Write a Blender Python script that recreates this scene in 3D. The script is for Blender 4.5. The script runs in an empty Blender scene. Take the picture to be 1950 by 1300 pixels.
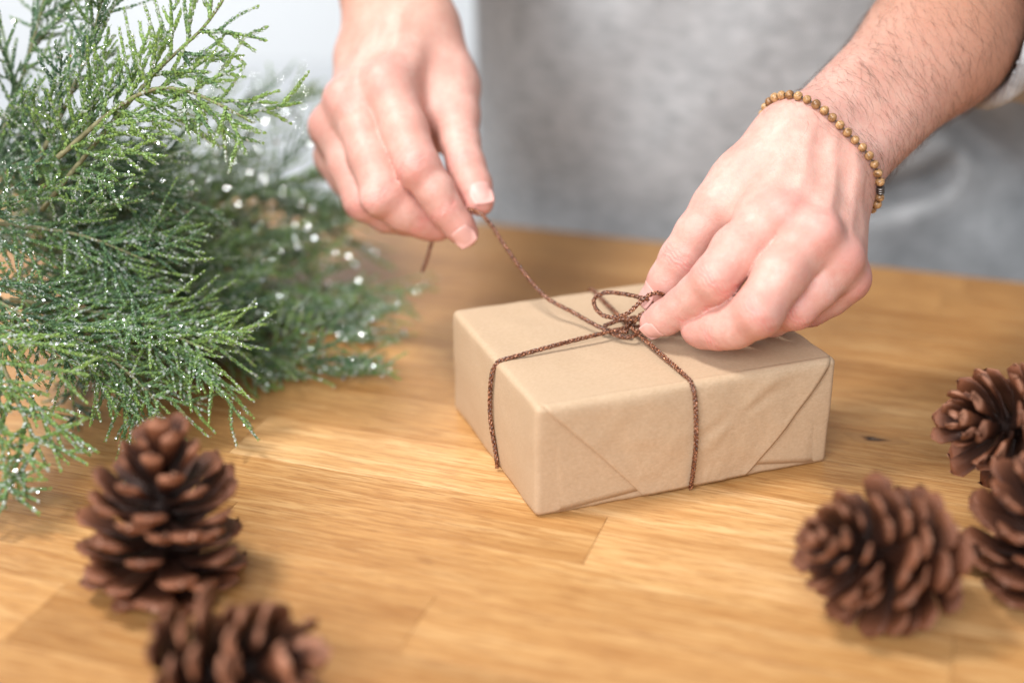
import bpy, math, random
import numpy as np
from mathutils import Vector, Matrix, noise as mnoise

random.seed(7)
rng = np.random.default_rng(11)
SC = bpy.context.scene
COL = SC.collection
PI = math.pi

# ------------------------------------------------------------------ camera
PITCH = math.radians(24.0)
CAMP = np.array([0.0, 0.0, 0.36])
FPX = 1950 * 50 / 36
RT = np.array([1.0, 0, 0])
FW = np.array([0, math.cos(PITCH), -math.sin(PITCH)])
UP = np.array([0, math.sin(PITCH), math.cos(PITCH)])
cam = bpy.data.cameras.new('camera')
cam.lens = 50
cam.sensor_width = 36
cam.clip_start = 0.02
cam.clip_end = 60
cam.dof.use_dof = True
cam.dof.focus_distance = 0.720
cam.dof.aperture_fstop = 2.2
camo = bpy.data.objects.new('camera', cam)
COL.objects.link(camo)
camo.location = CAMP
camo.rotation_euler = (PI / 2 - PITCH, 0, 0)
SC.camera = camo

# ------------------------------------------------------------------ world, lamps, exposure
w = bpy.data.worlds.new('World')
SC.world = w
w.use_nodes = True
w.node_tree.nodes['Background'].inputs[0].default_value = (0.93, 0.97, 1.0, 1)
w.node_tree.nodes['Background'].inputs[1].default_value = 0.36


def area(name, loc, target, sx, sy, power, col):
    l = bpy.data.lights.new(name, 'AREA')
    l.shape = 'RECTANGLE'
    l.size, l.size_y = sx, sy
    l.energy = power
    l.color = col
    o = bpy.data.objects.new(name, l)
    COL.objects.link(o)
    o.location = loc
    o.rotation_euler = (Vector(target) - Vector(loc)).to_track_quat('-Z', 'Y').to_euler()
    return o


KEY = np.array([-0.65, 0.62, 1.40])
area('ceiling_lamp', KEY, (0.0, 0.75, 0.0), 0.30, 0.30, 20.0, (1.0, 0.985, 0.96))
area('front_fill', (-0.55, -1.15, 1.25), (0.10, 0.85, 0.05), 1.7, 1.0, 57.0, (0.96, 0.98, 1.0))  # added fill from behind the camera, evens out gift front and sweater
area('wall_fill', (-1.3, 3.6, 1.6), (-1.3, 4.6, 0.1), 0.8, 0.5, 48.0, (1.0, 1.0, 1.0))  # added out of view to brighten the far wall
SC.view_settings.view_transform = 'Standard'
SC.view_settings.look = 'None'
SC.view_settings.exposure = 0.12
SC.view_settings.gamma = 1.0
SC.render.engine = 'CYCLES'
SC.cycles.use_denoising = True
SC.cycles.max_bounces = 8
SC.cycles.diffuse_bounces = 4
SC.cycles.sample_clamp_indirect = 4.0
SC.cycles.caustics_reflective = False
SC.cycles.caustics_refractive = False


# ------------------------------------------------------------------ geometry helpers
def at(px, py, d):
    """world point seen at photo pixel (1950 wide) at depth d metres along the view axis"""
    return CAMP + d * ((px - 975) / FPX * RT + (650 - py) / FPX * UP + FW)


def on_plane(px, py, p0, n):
    r = at(px, py, 1.0) - CAMP
    t = np.dot(np.asarray(p0) - CAMP, n) / np.dot(r, n)
    return CAMP + r * t


def at_z(px, py, z):
    return on_plane(px, py, np.array([0, 0, z]), np.array([0, 0, 1.0]))


def cs(r, u, t):
    """direction given as right, up and towards the camera"""
    v = r * RT + u * UP - t * FW
    return v / np.linalg.norm(v)


def nrm(v):
    v = np.asarray(v, float)
    n = np.linalg.norm(v, axis=-1, keepdims=True)
    return v / np.maximum(n, 1e-12)


def mesh_np(name, V, quads=None, tris=None, smooth=True):
    """fast mesh from numpy arrays"""
    me = bpy.data.meshes.new(name)
    V = np.ascontiguousarray(V, dtype=np.float32)
    loops, starts, n = [], [], 0
    if quads is not None and len(quads):
        q = np.asarray(quads, np.int32)
        loops.append(q.ravel())
        starts.append(np.arange(len(q), dtype=np.int32) * 4)
        n = q.size
    if tris is not None and len(tris):
        t = np.asarray(tris, np.int32)
        loops.append(t.ravel())
        starts.append(n + np.arange(len(t), dtype=np.int32) * 3)
    loops = np.concatenate(loops)
    starts = np.concatenate(starts)
    me.vertices.add(len(V))
    me.vertices.foreach_set('co', V.ravel())
    me.loops.add(len(loops))
    me.loops.foreach_set('vertex_index', loops)
    me.polygons.add(len(starts))
    me.polygons.foreach_set('loop_start', starts)
    me.polygons.foreach_set('use_smooth', np.full(len(starts), smooth))
    me.update(calc_edges=True)
    me.validate()
    return me


def attr(me, name, vals):
    a = me.attributes.new(name, 'FLOAT', 'POINT')
    a.data.foreach_set('value', np.ascontiguousarray(vals, dtype=np.float32))


def link(name, me, mat=None, parent=None):
    o = bpy.data.objects.new(name, me)
    COL.objects.link(o)
    if mat is not None and len(me.materials) == 0:
        me.materials.append(mat)
    if parent is not None:
        o.parent = parent
        o.matrix_parent_inverse = Matrix.Translation(parent.location).inverted() if parent.rotation_euler.to_quaternion().angle < 1e-6 else parent_world(parent).inverted()
    return o


def parent_world(p):
    return Matrix.LocRotScale(p.location, p.rotation_euler, p.scale)


def tag(o, label, cat, group=None):
    o['label'] = label
    o['category'] = cat
    if group:
        o['group'] = group
    return o


def thing(name, label, cat, loc=(0, 0, 0), group=None):
    o = bpy.data.objects.new(name, None)
    o.empty_display_size = 0.02
    COL.objects.link(o)
    o.location = loc
    return tag(o, label, cat, group)


def box_mesh(name, lo, hi, bev=0.0):
    """box with chamfered top edges"""
    x0, y0, z0 = lo
    x1, y1, z1 = hi
    b = bev
    V = [(x0, y0, z0), (x1, y0, z0), (x1, y1, z0), (x0, y1, z0),
         (x0, y0, z1 - b), (x1, y0, z1 - b), (x1, y1, z1 - b), (x0, y1, z1 - b),
         (x0 + b, y0 + b, z1), (x1 - b, y0 + b, z1), (x1 - b, y1 - b, z1), (x0 + b, y1 - b, z1)]
    Q = [(3, 2, 1, 0), (0, 1, 5, 4), (1, 2, 6, 5), (2, 3, 7, 6), (3, 0, 4, 7),
         (4, 5, 9, 8), (5, 6, 10, 9), (6, 7, 11, 10), (7, 4, 8, 11), (8, 9, 10, 11)]
    return mesh_np(name, V, Q, smooth=False)


def catmull(pts, n_per=10):
    P = np.asarray(pts, float)
    P = np.vstack([2 * P[0] - P[1], P, 2 * P[-1] - P[-2]])
    out = []
    for i in range(1, len(P) - 2):
        t = np.linspace(0, 1, n_per, endpoint=False)[:, None]
        a, b, c, d = P[i - 1], P[i], P[i + 1], P[i + 2]
        out.append(0.5 * (2 * b + (c - a) * t + (2 * a - 5 * b + 4 * c - d) * t ** 2 + (3 * b - a - 3 * c + d) * t ** 3))
    out.append(P[-2][None])
    return np.vstack(out)


def resample(P, step):
    P = np.asarray(P, float)
    s = np.concatenate([[0], np.cumsum(np.linalg.norm(np.diff(P, axis=0), axis=1))])
    n = max(3, int(s[-1] / step) + 1)
    t = np.linspace(0, s[-1], n)
    return np.stack([np.interp(t, s, P[:, k]) for k in range(3)], 1), t


def frames(P):
    T = nrm(np.gradient(P, axis=0))
    N = np.zeros_like(P)
    a = np.array([0, 0, 1.0]) if abs(T[0, 2]) < 0.9 else np.array([1.0, 0, 0])
    n = nrm(a - T[0] * np.dot(a, T[0]))
    for i in range(len(P)):
        n = nrm(n - T[i] * np.dot(n, T[i]))
        N[i] = n
    return T, N, np.cross(T, N)


def tube(P, R, sides=6, cap=True):
    """verts, quads, tris of a tube"""
    P = np.asarray(P, float)
    R = np.broadcast_to(np.asarray(R, float), (len(P),))
    T, N, B = frames(P)
    a = np.arange(sides) * 2 * PI / sides
    V = P[:, None] + R[:, None, None] * (np.cos(a)[None, :, None] * N[:, None] + np.sin(a)[None, :, None] * B[:, None])
    V = V.reshape(-1, 3)
    i = np.arange(len(P) - 1)[:, None] * sides
    j = np.arange(sides)[None]
    k = (j + 1) % sides
    Q = np.stack([i + j, i + k, i + sides + k, i + sides + j], -1).reshape(-1, 4)
    Tt = np.zeros((0, 3), int)
    if cap:
        n0 = len(V)
        V = np.vstack([V, P[0] - T[0] * R[0] * 0.4, P[-1] + T[-1] * R[-1] * 0.4])
        e = (len(P) - 1) * sides
        jj = np.arange(sides)
        kk = (jj + 1) % sides
        Tt = np.vstack([np.stack([kk, jj, np.full(sides, n0)], 1), np.stack([e + jj, e + kk, np.full(sides, n0 + 1)], 1)])
    return V, Q, Tt


class Acc:
    """collects pieces into one mesh"""
    def __init__(self):
        self.V, self.Q, self.T, self.A, self.n = [], [], [], [], 0

    def add(self, V, Q=None, T=None, a=None):
        V = np.asarray(V, float)
        if Q is not None and len(Q):
            self.Q.append(np.asarray(Q) + self.n)
        if T is not None and len(T):
            self.T.append(np.asarray(T) + self.n)
        self.V.append(V)
        self.A.append(np.broadcast_to(np.asarray(0.0 if a is None else a, float), (len(V),)))
        self.n += len(V)

    def mesh(self, name, smooth=True, aname=None):
        me = mesh_np(name, np.vstack(self.V), np.vstack(self.Q) if self.Q else None, np.vstack(self.T) if self.T else None, smooth)
        if aname:
            attr(me, aname, np.concatenate(self.A))
        return me


# ------------------------------------------------------------------ signed distance fields
def smin(a, b, k):
    h = np.clip(0.5 + 0.5 * (b - a) / k, 0, 1)
    return b + (a - b) * h - k * h * (1 - h)


def rc(P, a, b, ra, rb):
    ba = (b - a).astype(np.float32)
    pa = P - a.astype(np.float32)
    h = np.clip(pa @ ba / max(float(ba @ ba), 1e-12), 0, 1)
    d = pa - h[:, None] * ba
    return np.sqrt(np.einsum('ij,ij->i', d, d)) - (ra + (rb - ra) * h)


def chain(P, pts, k=0.004):
    d = None
    for (a, ra), (b, rb) in zip(pts[:-1], pts[1:]):
        e = rc(P, a, b, ra, rb)
        d = e if d is None else smin(d, e, k)
    return d


def surface_nets(f, lo, hi, h, blk=6):
    lo = np.asarray(lo, float)
    n = np.ceil((np.asarray(hi) - lo) / h / blk).astype(int) * blk + 1
    nb = (n - 1) // blk
    ax = [lo[i] + (np.arange(nb[i]) * blk + blk / 2) * h for i in range(3)]
    G = np.stack(np.meshgrid(*ax, indexing='ij'), -1).reshape(-1, 3).astype(np.float32)
    dc = f(G).reshape(nb)
    near = np.abs(dc) < blk * h * 1.25
    D = np.full(n, 1.0, np.float32)
    up = np.repeat(np.repeat(np.repeat(dc, blk, 0), blk, 1), blk, 2)
    D[:-1, :-1, :-1] = up
    m = np.zeros(n, bool)
    mm = np.repeat(np.repeat(np.repeat(near, blk, 0), blk, 1), blk, 2)
    m[:-1, :-1, :-1] |= mm
    m[1:, 1:, 1:] |= mm
    idx = np.argwhere(m)
    vals = np.empty(len(idx), np.float32)
    for s in range(0, len(idx), 400000):
        vals[s:s + 400000] = f((lo + idx[s:s + 400000] * h).astype(np.float32))
    D[m] = vals
    S = D < 0
    c = np.zeros(n - 1, np.int8)
    for dx in (0, 1):
        for dy in (0, 1):
            for dz in (0, 1):
                c += S[dx:n[0] - 1 + dx, dy:n[1] - 1 + dy, dz:n[2] - 1 + dz]
    cells = np.argwhere((c > 0) & (c < 8))
    vid = np.full(n - 1, -1, np.int32)
    vid[cells[:, 0], cells[:, 1], cells[:, 2]] = np.arange(len(cells))
    acc = np.zeros((len(cells), 3))
    cnt = np.zeros(len(cells))
    corners = [np.array(t) for t in np.ndindex(2, 2, 2)]
    for a in range(3):
        for u in (0, 1):
            for v in (0, 1):
                o0 = np.zeros(3, int)
                o0[(a + 1) % 3], o0[(a + 2) % 3] = u, v
                o1 = o0.copy()
                o1[a] = 1
                p0 = cells + o0
                p1 = cells + o1
                d0 = D[p0[:, 0], p0[:, 1], p0[:, 2]]
                d1 = D[p1[:, 0], p1[:, 1], p1[:, 2]]
                x = (d0 < 0) != (d1 < 0)
                t = np.where(x, d0 / np.where(x, d0 - d1, 1), 0)
                pt = o0 + t[:, None] * (o1 - o0)
                acc += pt * x[:, None]
                cnt += x
    V = lo + (cells + acc / cnt[:, None]) * h
    Q = []
    for a in range(3):
        b, cc = (a + 1) % 3, (a + 2) % 3
        sl0 = [slice(None)] * 3
        sl1 = [slice(None)] * 3
        sl0[a] = slice(0, -1)
        sl1[a] = slice(1, None)
        A0 = S[tuple(sl0)]
        A1 = S[tuple(sl1)]
        e = np.argwhere(A0 != A1)
        e = e[(e[:, b] > 0) & (e[:, cc] > 0) & (e[:, b] < n[b] - 1) & (e[:, cc] < n[cc] - 1)]
        q = []
        for (ub, uc) in ((1, 1), (0, 1), (0, 0), (1, 0)):
            p = e.copy()
            p[:, b] -= ub
            p[:, cc] -= uc
            q.append(vid[p[:, 0], p[:, 1], p[:, 2]])
        q = np.stack(q, 1)
        flip = ~A0[e[:, 0], e[:, 1], e[:, 2]]
        q[flip] = q[flip][:, ::-1]
        Q.append(q)
    Q = np.vstack(Q)
    Q = Q[(Q >= 0).all(1)]
    return V, Q


def sdf_normal(f, P, e=4e-4):
    P = np.asarray(P, np.float32)
    g = np.stack([f(P + np.float32(e) * np.eye(3, dtype=np.float32)[i]) - f(P - np.float32(e) * np.eye(3, dtype=np.float32)[i]) for i in range(3)], 1)
    return nrm(g)


def march(f, P, d, steps=40):
    P = np.asarray(P, float).copy()
    for _ in range(steps):
        P += f(P.astype(np.float32))[:, None] * 0.8 * d
    return P


# ------------------------------------------------------------------ materials
def mat(name):
    m = bpy.data.materials.new(name)
    m.use_nodes = True
    nt = m.node_tree
    return m, nt, nt.nodes['Principled BSDF']


def nd(nt, typ, **kw):
    n = nt.nodes.new(typ)
    for k, v in kw.items():
        if k in ('inputs',):
            for a, b in v.items():
                n.inputs[a].default_value = b
        else:
            setattr(n, k, v)
    return n


def ramp(nt, fac, stops):
    r = nd(nt, 'ShaderNodeValToRGB')
    el = r.color_ramp.elements
    while len(el) < len(stops):
        el.new(0.5)
    for e, (p, c) in zip(el, stops):
        e.position = p
        e.color = (*c, 1)
    nt.links.new(fac, r.inputs[0])
    return r.outputs[0]


def noise_tex(nt, vec, scale, detail=4, rough=0.55, dist=0.0):
    n = nd(nt, 'ShaderNodeTexNoise', inputs={'Scale': scale, 'Detail': detail, 'Roughness': rough, 'Distortion': dist})
    if vec is not None:
        nt.links.new(vec, n.inputs['Vector'])
    return n.outputs['Fac']


def mixc(nt, fac, a, b, mode='MIX'):
    m = nd(nt, 'ShaderNodeMix', data_type='RGBA', blend_type=mode)
    for sock, v in ((m.inputs[0], fac), (m.inputs[6], a), (m.inputs[7], b)):
        if hasattr(v, 'links') or hasattr(v, 'is_output'):
            nt.links.new(v, sock)
        elif isinstance(v, (int, float)):
            sock.default_value = v
        else:
            sock.default_value = (*v, 1)
    return m.outputs[2]


def math_n(nt, op, a, b=None):
    m = nd(nt, 'ShaderNodeMath', operation=op)
    for i, v in enumerate((a, b)):
        if v is None:
            continue
        if isinstance(v, (int, float)):
            m.inputs[i].default_value = v
        else:
            nt.links.new(v, m.inputs[i])
    return m.outputs[0]


def mapping(nt, vec, scale=(1, 1, 1), loc=None):
    m = nd(nt, 'ShaderNodeMapping')
    m.inputs['Scale'].default_value = scale
    nt.links.new(vec, m.inputs['Vector'])
    if loc is not None:
        nt.links.new(loc, m.inputs['Location'])
    return m.outputs[0]


def bump(nt, b, height, strength, dist):
    n = nd(nt, 'ShaderNodeBump', inputs={'Strength': strength, 'Distance': dist})
    nt.links.new(height, n.inputs['Height'])
    nt.links.new(n.outputs[0], b.inputs['Normal'])
    return n


def attr_node(nt, name):
    return nd(nt, 'ShaderNodeAttribute', attribute_name=name).outputs['Fac']


def obj_coord(nt):
    return nd(nt, 'ShaderNodeTexCoord').outputs['Object']


def make_wood():
    m, nt, b = mat('oak')
    oi = nd(nt, 'ShaderNodeObjectInfo')
    rnd = oi.outputs['Random']
    co = obj_coord(nt)
    off = nd(nt, 'ShaderNodeCombineXYZ')
    nt.links.new(math_n(nt, 'MULTIPLY', rnd, 37.0), off.inputs[0])
    nt.links.new(math_n(nt, 'MULTIPLY', rnd, 91.0), off.inputs[1])
    grain = noise_tex(nt, mapping(nt, co, (7.0, 100, 60), off.outputs[0]), 1.0, 5, 0.6, 0.6)
    fine = noise_tex(nt, mapping(nt, co, (34, 520, 300), off.outputs[0]), 1.0, 4, 0.65, 0.3)
    broad = noise_tex(nt, mapping(nt, co, (2.0, 18, 10), off.outputs[0]), 1.0, 2, 0.5)
    pore = noise_tex(nt, mapping(nt, co, (55, 850, 300), off.outputs[0]), 1.0, 2, 0.5)
    c1 = ramp(nt, grain, [(0.25, (0.42, 0.205, 0.070)), (0.48, (0.56, 0.315, 0.122)), (0.75, (0.66, 0.425, 0.200))])
    c2 = mixc(nt, ramp(nt, fine, [(0.44, (0, 0, 0)), (0.60, (0.75, 0.75, 0.75))]), c1, (0.40, 0.19, 0.060))
    pr = ramp(nt, pore, [(0.57, (0, 0, 0)), (0.63, (1, 1, 1))])
    c3 = mixc(nt, math_n(nt, 'MULTIPLY', pr, 0.42), c2, (0.27, 0.12, 0.04))
    tone = ramp(nt, oi.outputs['Alpha'], [(0.0, (0.68, 0.59, 0.48)), (0.3, (0.88, 0.82, 0.74)), (0.7, (1.02, 0.99, 0.95)), (1.0, (1.28, 1.35, 1.50))])
    c4 = mixc(nt, 1.0, c3, tone, 'MULTIPLY')
    bt = ramp(nt, broad, [(0.3, (0.86, 0.82, 0.78)), (0.7, (1.08, 1.08, 1.08))])
    c5 = mixc(nt, 1.0, c4, bt, 'MULTIPLY')
    nt.links.new(c5, b.inputs['Base Color'])
    rr = ramp(nt, grain, [(0.2, (0.36,) * 3), (0.8, (0.46,) * 3)])
    nt.links.new(rr, b.inputs['Roughness'])
    b.inputs['Specular IOR Level'].default_value = 0.42
    bump(nt, b, math_n(nt, 'ADD', pr, math_n(nt, 'MULTIPLY', fine, 0.6)), 0.12, 0.0006)
    return m


def make_knot():
    m, nt, b = mat('wood_knot')
    co = obj_coord(nt)
    n = noise_tex(nt, mapping(nt, co, (150, 700, 300)), 1.0, 4)
    t = math_n(nt, 'ADD', attr_node(nt, 'ring'), math_n(nt, 'MULTIPLY', math_n(nt, 'SUBTRACT', n, 0.5), 0.45))
    nt.links.new(ramp(nt, t, [(0.06, (0.22, 0.15, 0.10)), (0.13, (0.030, 0.016, 0.009)), (0.30, (0.10, 0.045, 0.017)), (0.36, (0.22, 0.100, 0.034)), (0.55, (0.40, 0.205, 0.074))]), b.inputs['Base Color'])
    b.inputs['Roughness'].default_value = 0.45
    return m


def make_paper():
    m, nt, b = mat('kraft_paper')
    co = obj_coord(nt)
    fib = noise_tex(nt, mapping(nt, co, (500, 1500, 900)), 1.0, 4, 0.7, 0.4)
    blot = noise_tex(nt, mapping(nt, co, (60, 60, 60)), 1.0, 4, 0.6)
    speck = noise_tex(nt, co, 900, 2, 0.5)
    c = ramp(nt, fib, [(0.3, (0.47, 0.325, 0.206)), (0.7, (0.60, 0.438, 0.297))])
    c = mixc(nt, math_n(nt, 'MULTIPLY', blot, 0.5), c, (0.50, 0.345, 0.21))
    sp = ramp(nt, speck, [(0.70, (0, 0, 0)), (0.78, (1, 1, 1))])
    c = mixc(nt, math_n(nt, 'MULTIPLY', sp, 0.35), c, (0.30, 0.18, 0.10))
    nt.links.new(c, b.inputs['Base Color'])
    b.inputs['Roughness'].default_value = 0.62
    b.inputs['Specular IOR Level'].default_value = 0.3
    h = math_n(nt, 'ADD', math_n(nt, 'MULTIPLY', fib, 0.4), math_n(nt, 'MULTIPLY', noise_tex(nt, co, 160, 4, 0.6), 1.0))
    bump(nt, b, h, 0.25, 0.0006)
    return m


def make_cord():
    m, nt, b = mat('brown_cord')
    co = obj_coord(nt)
    n = noise_tex(nt, co, 1400, 3)
    c = ramp(nt, n, [(0.32, (0.032, 0.010, 0.005)), (0.50, (0.125, 0.040, 0.019)), (0.66, (0.56, 0.25, 0.13))])
    nt.links.new(c, b.inputs['Base Color'])
    met = ramp(nt, noise_tex(nt, co, 900, 2), [(0.52, (0, 0, 0)), (0.60, (1, 1, 1))])
    nt.links.new(math_n(nt, 'MULTIPLY', met, 0.85), b.inputs['Metallic'])
    b.inputs['Roughness'].default_value = 0.24
    b.inputs['Specular IOR Level'].default_value = 0.7
    return m


def make_skin():
    m, nt, b = mat('skin')
    co = obj_coord(nt)
    fl = attr_node(nt, 'flush')
    tan = attr_node(nt, 'tan')
    n1 = noise_tex(nt, co, 55, 5, 0.6)
    n2 = noise_tex(nt, co, 240, 4, 0.6)
    c = ramp(nt, n1, [(0.30, (0.57, 0.305, 0.245)), (0.55, (0.65, 0.385, 0.318)), (0.75, (0.71, 0.455, 0.385))])
    c = mixc(nt, ramp(nt, n2, [(0.42, (0, 0, 0)), (0.68, (0.5, 0.5, 0.5))]), c, (0.63, 0.29, 0.24))
    c = mixc(nt, fl, c, (0.69, 0.235, 0.210))
    c = mixc(nt, tan, c, (0.43, 0.205, 0.125))
    nt.links.new(c, b.inputs['Base Color'])
    b.inputs['Subsurface Weight'].default_value = 0.22
    b.inputs['Subsurface Radius'].default_value = (1.0, 0.35, 0.2)
    b.inputs['Subsurface Scale'].default_value = 0.004
    b.inputs['Roughness'].default_value = 0.48
    b.inputs['Specular IOR Level'].default_value = 0.42
    v = nd(nt, 'ShaderNodeTexVoronoi', feature='DISTANCE_TO_EDGE', inputs={'Scale': 750.0})
    nt.links.new(co, v.inputs['Vector'])
    h = math_n(nt, 'ADD', math_n(nt, 'MULTIPLY', v.outputs['Distance'], 0.5), math_n(nt, 'MULTIPLY', noise_tex(nt, co, 420, 4), 0.8))
    bump(nt, b, h, 0.45, 0.0006)
    return m


def simple(name, col, rough=0.5, **kw):
    m, nt, b = mat(name)
    b.inputs['Base Color'].default_value = (*col, 1)
    b.inputs['Roughness'].default_value = rough
    for k, v in kw.items():
        b.inputs[k.replace('_', ' ')].default_value = v
    return m


def make_knit():
    m, nt, b = mat('grey_knit')
    co = obj_coord(nt)
    n1 = noise_tex(nt, mapping(nt, co, (70, 70, 170)), 1.0, 4, 0.7)
    n2 = ramp(nt, noise_tex(nt, co, 38, 5, 0.65), [(0.38, (0, 0, 0)), (0.64, (1, 1, 1))])
    c = ramp(nt, n1, [(0.34, (0.285, 0.292, 0.304)), (0.66, (0.505, 0.515, 0.530))])
    c = mixc(nt, math_n(nt, 'MULTIPLY', n2, 0.55), c, (0.52, 0.525, 0.54))
    nt.links.new(c, b.inputs['Base Color'])
    b.inputs['Roughness'].default_value = 0.95
    b.inputs['Specular IOR Level'].default_value = 0.1
    b.inputs['Sheen Weight'].default_value = 0.25
    wv = nd(nt, 'ShaderNodeTexWave', bands_direction='X', inputs={'Scale': 160.0, 'Distortion': 2.0, 'Detail': 2.0})
    nt.links.new(co, wv.inputs['Vector'])
    bump(nt, b, math_n(nt, 'ADD', wv.outputs['Fac'], noise_tex(nt, co, 700, 3)), 0.5, 0.0012)
    return m


def make_leaf():
    m, nt, b = mat('juniper_leaf')
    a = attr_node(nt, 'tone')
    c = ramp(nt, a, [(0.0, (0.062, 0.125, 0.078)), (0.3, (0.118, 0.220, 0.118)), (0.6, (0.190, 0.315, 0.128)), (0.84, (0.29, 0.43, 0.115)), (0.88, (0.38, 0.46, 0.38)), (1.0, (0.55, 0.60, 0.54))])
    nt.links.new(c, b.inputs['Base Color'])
    b.inputs['Roughness'].default_value = 0.42
    b.inputs['Specular IOR Level'].default_value = 0.5
    b.inputs['Subsurface Weight'].default_value = 0.0
    tr = nd(nt, 'ShaderNodeBsdfTranslucent')
    nt.links.new(c, tr.inputs[0])
    ms = nd(nt, 'ShaderNodeMixShader', inputs={0: 0.34})
    out = nt.nodes['Material Output']
    nt.links.new(b.outputs[0], ms.inputs[1])
    nt.links.new(tr.outputs[0], ms.inputs[2])
    nt.links.new(ms.outputs[0], out.inputs[0])
    return m


def make_bark():
    m, nt, b = mat('juniper_bark')
    co = obj_coord(nt)
    nt.links.new(ramp(nt, noise_tex(nt, co, 300, 4), [(0.3, (0.11, 0.095, 0.045)), (0.7, (0.27, 0.25, 0.13))]), b.inputs['Base Color'])
    b.inputs['Roughness'].default_value = 0.8
    return m


def make_cone_mat():
    m, nt, b = mat('cone_scale')
    co = obj_coord(nt)
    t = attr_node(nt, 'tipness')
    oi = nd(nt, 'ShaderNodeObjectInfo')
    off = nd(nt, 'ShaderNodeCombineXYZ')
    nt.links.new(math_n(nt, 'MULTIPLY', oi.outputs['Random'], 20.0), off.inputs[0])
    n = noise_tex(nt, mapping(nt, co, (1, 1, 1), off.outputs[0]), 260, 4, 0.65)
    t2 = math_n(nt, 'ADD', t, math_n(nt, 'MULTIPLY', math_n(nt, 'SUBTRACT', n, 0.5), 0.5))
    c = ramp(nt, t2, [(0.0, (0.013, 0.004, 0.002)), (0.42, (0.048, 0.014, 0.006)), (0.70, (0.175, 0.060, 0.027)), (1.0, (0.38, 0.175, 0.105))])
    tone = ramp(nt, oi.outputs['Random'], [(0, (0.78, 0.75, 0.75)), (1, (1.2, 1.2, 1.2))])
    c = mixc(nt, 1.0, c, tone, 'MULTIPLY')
    nt.links.new(c, b.inputs['Base Color'])
    b.inputs['Roughness'].default_value = 0.5
    b.inputs['Specular IOR Level'].default_value = 0.4
    bump(nt, b, noise_tex(nt, mapping(nt, co, (350, 900, 900)), 1.0, 4), 0.35, 0.0008)
    return m


def make_bead():
    m, nt, b = mat('wooden_bead')
    co = obj_coord(nt)
    oi = nd(nt, 'ShaderNodeObjectInfo')
    off = nd(nt, 'ShaderNodeCombineXYZ')
    nt.links.new(math_n(nt, 'MULTIPLY', oi.outputs['Random'], 40.0), off.inputs[0])
    n = noise_tex(nt, mapping(nt, co, (220, 700, 220), off.outputs[0]), 1.0, 3, 0.6, 1.0)
    c = ramp(nt, n, [(0.3, (0.12, 0.055, 0.02)), (0.5, (0.36, 0.20, 0.085)), (0.7, (0.56, 0.36, 0.18))])
    tone = ramp(nt, oi.outputs['Random'], [(0, (0.75, 0.66, 0.60)), (0.3, (1.05, 1.0, 0.95)), (1, (1.3, 1.3, 1.28))])
    nt.links.new(mixc(nt, 1.0, c, tone, 'MULTIPLY'), b.inputs['Base Color'])
    b.inputs['Roughness'].default_value = 0.32
    return m


M_WOOD, M_KNOT, M_PAPER, M_CORD, M_SKIN = make_wood(), make_knot(), make_paper(), make_cord(), make_skin()
M_KNIT, M_LEAF, M_BARK, M_CONE, M_BEAD = make_knit(), make_leaf(), make_bark(), make_cone_mat(), make_bead()
M_NAIL = simple('nail', (0.76, 0.42, 0.37), 0.36, Specular_IOR_Level=0.5, Subsurface_Weight=0.0)
M_HAIR = simple('hair', (0.10, 0.050, 0.028), 0.55)
M_GLIT = simple('glitter', (0.88, 0.89, 0.90), 0.24, Metallic=1.0)
M_SILVER = simple('silver', (0.17, 0.15, 0.14), 0.4, Metallic=1.0)
M_ELASTIC = simple('elastic', (0.10, 0.07, 0.05), 0.6)
M_FLOOR = simple('pale_floor', (0.52, 0.54, 0.56), 0.6)
M_WALL = simple('white_wall', (0.86, 0.87, 0.88), 0.8)
M_JOINT = simple('glue_joint', (0.20, 0.10, 0.035), 0.7)

# ------------------------------------------------------------------ setting
fl = link('floor', box_mesh('floor', (-6, -3, -0.85), (6, 7.0, -0.75)), M_FLOOR)
fl['kind'] = 'structure'
wl = link('wall', box_mesh('wall', (-6, 4.75, -0.75), (6, 4.87, 2.4)), M_WALL)
tag(wl, 'white wall far behind the table, blurred', 'wall')

# ------------------------------------------------------------------ table of glued oak staves
TA = math.radians(-18.5)
TU = np.array([math.cos(TA), math.sin(TA), 0])
TV = np.array([-math.sin(TA), math.cos(TA), 0])
SW = 0.0445


def uv_of(px, py):
    p = at_z(px, py, 0)
    return float(p @ TU), float(p @ TV)


table = thing('table', 'golden oak butcher block table top of glued staves under the gift and cones', 'table', (0, 0, 0))
table.rotation_euler = (0, 0, TA)
EDGE_V = 0.972
ub, vb = uv_of(449, 863)          # a stave boundary seen in the photo
row0 = math.floor((-0.45 - vb) / SW)
known = {}
for (px, py) in ((482, 818), (110, 1125), (1130, 1035), (1790, 590)):
    u, v = uv_of(px, py)
    known.setdefault(math.floor((v - vb) / SW), []).append(u)
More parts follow.
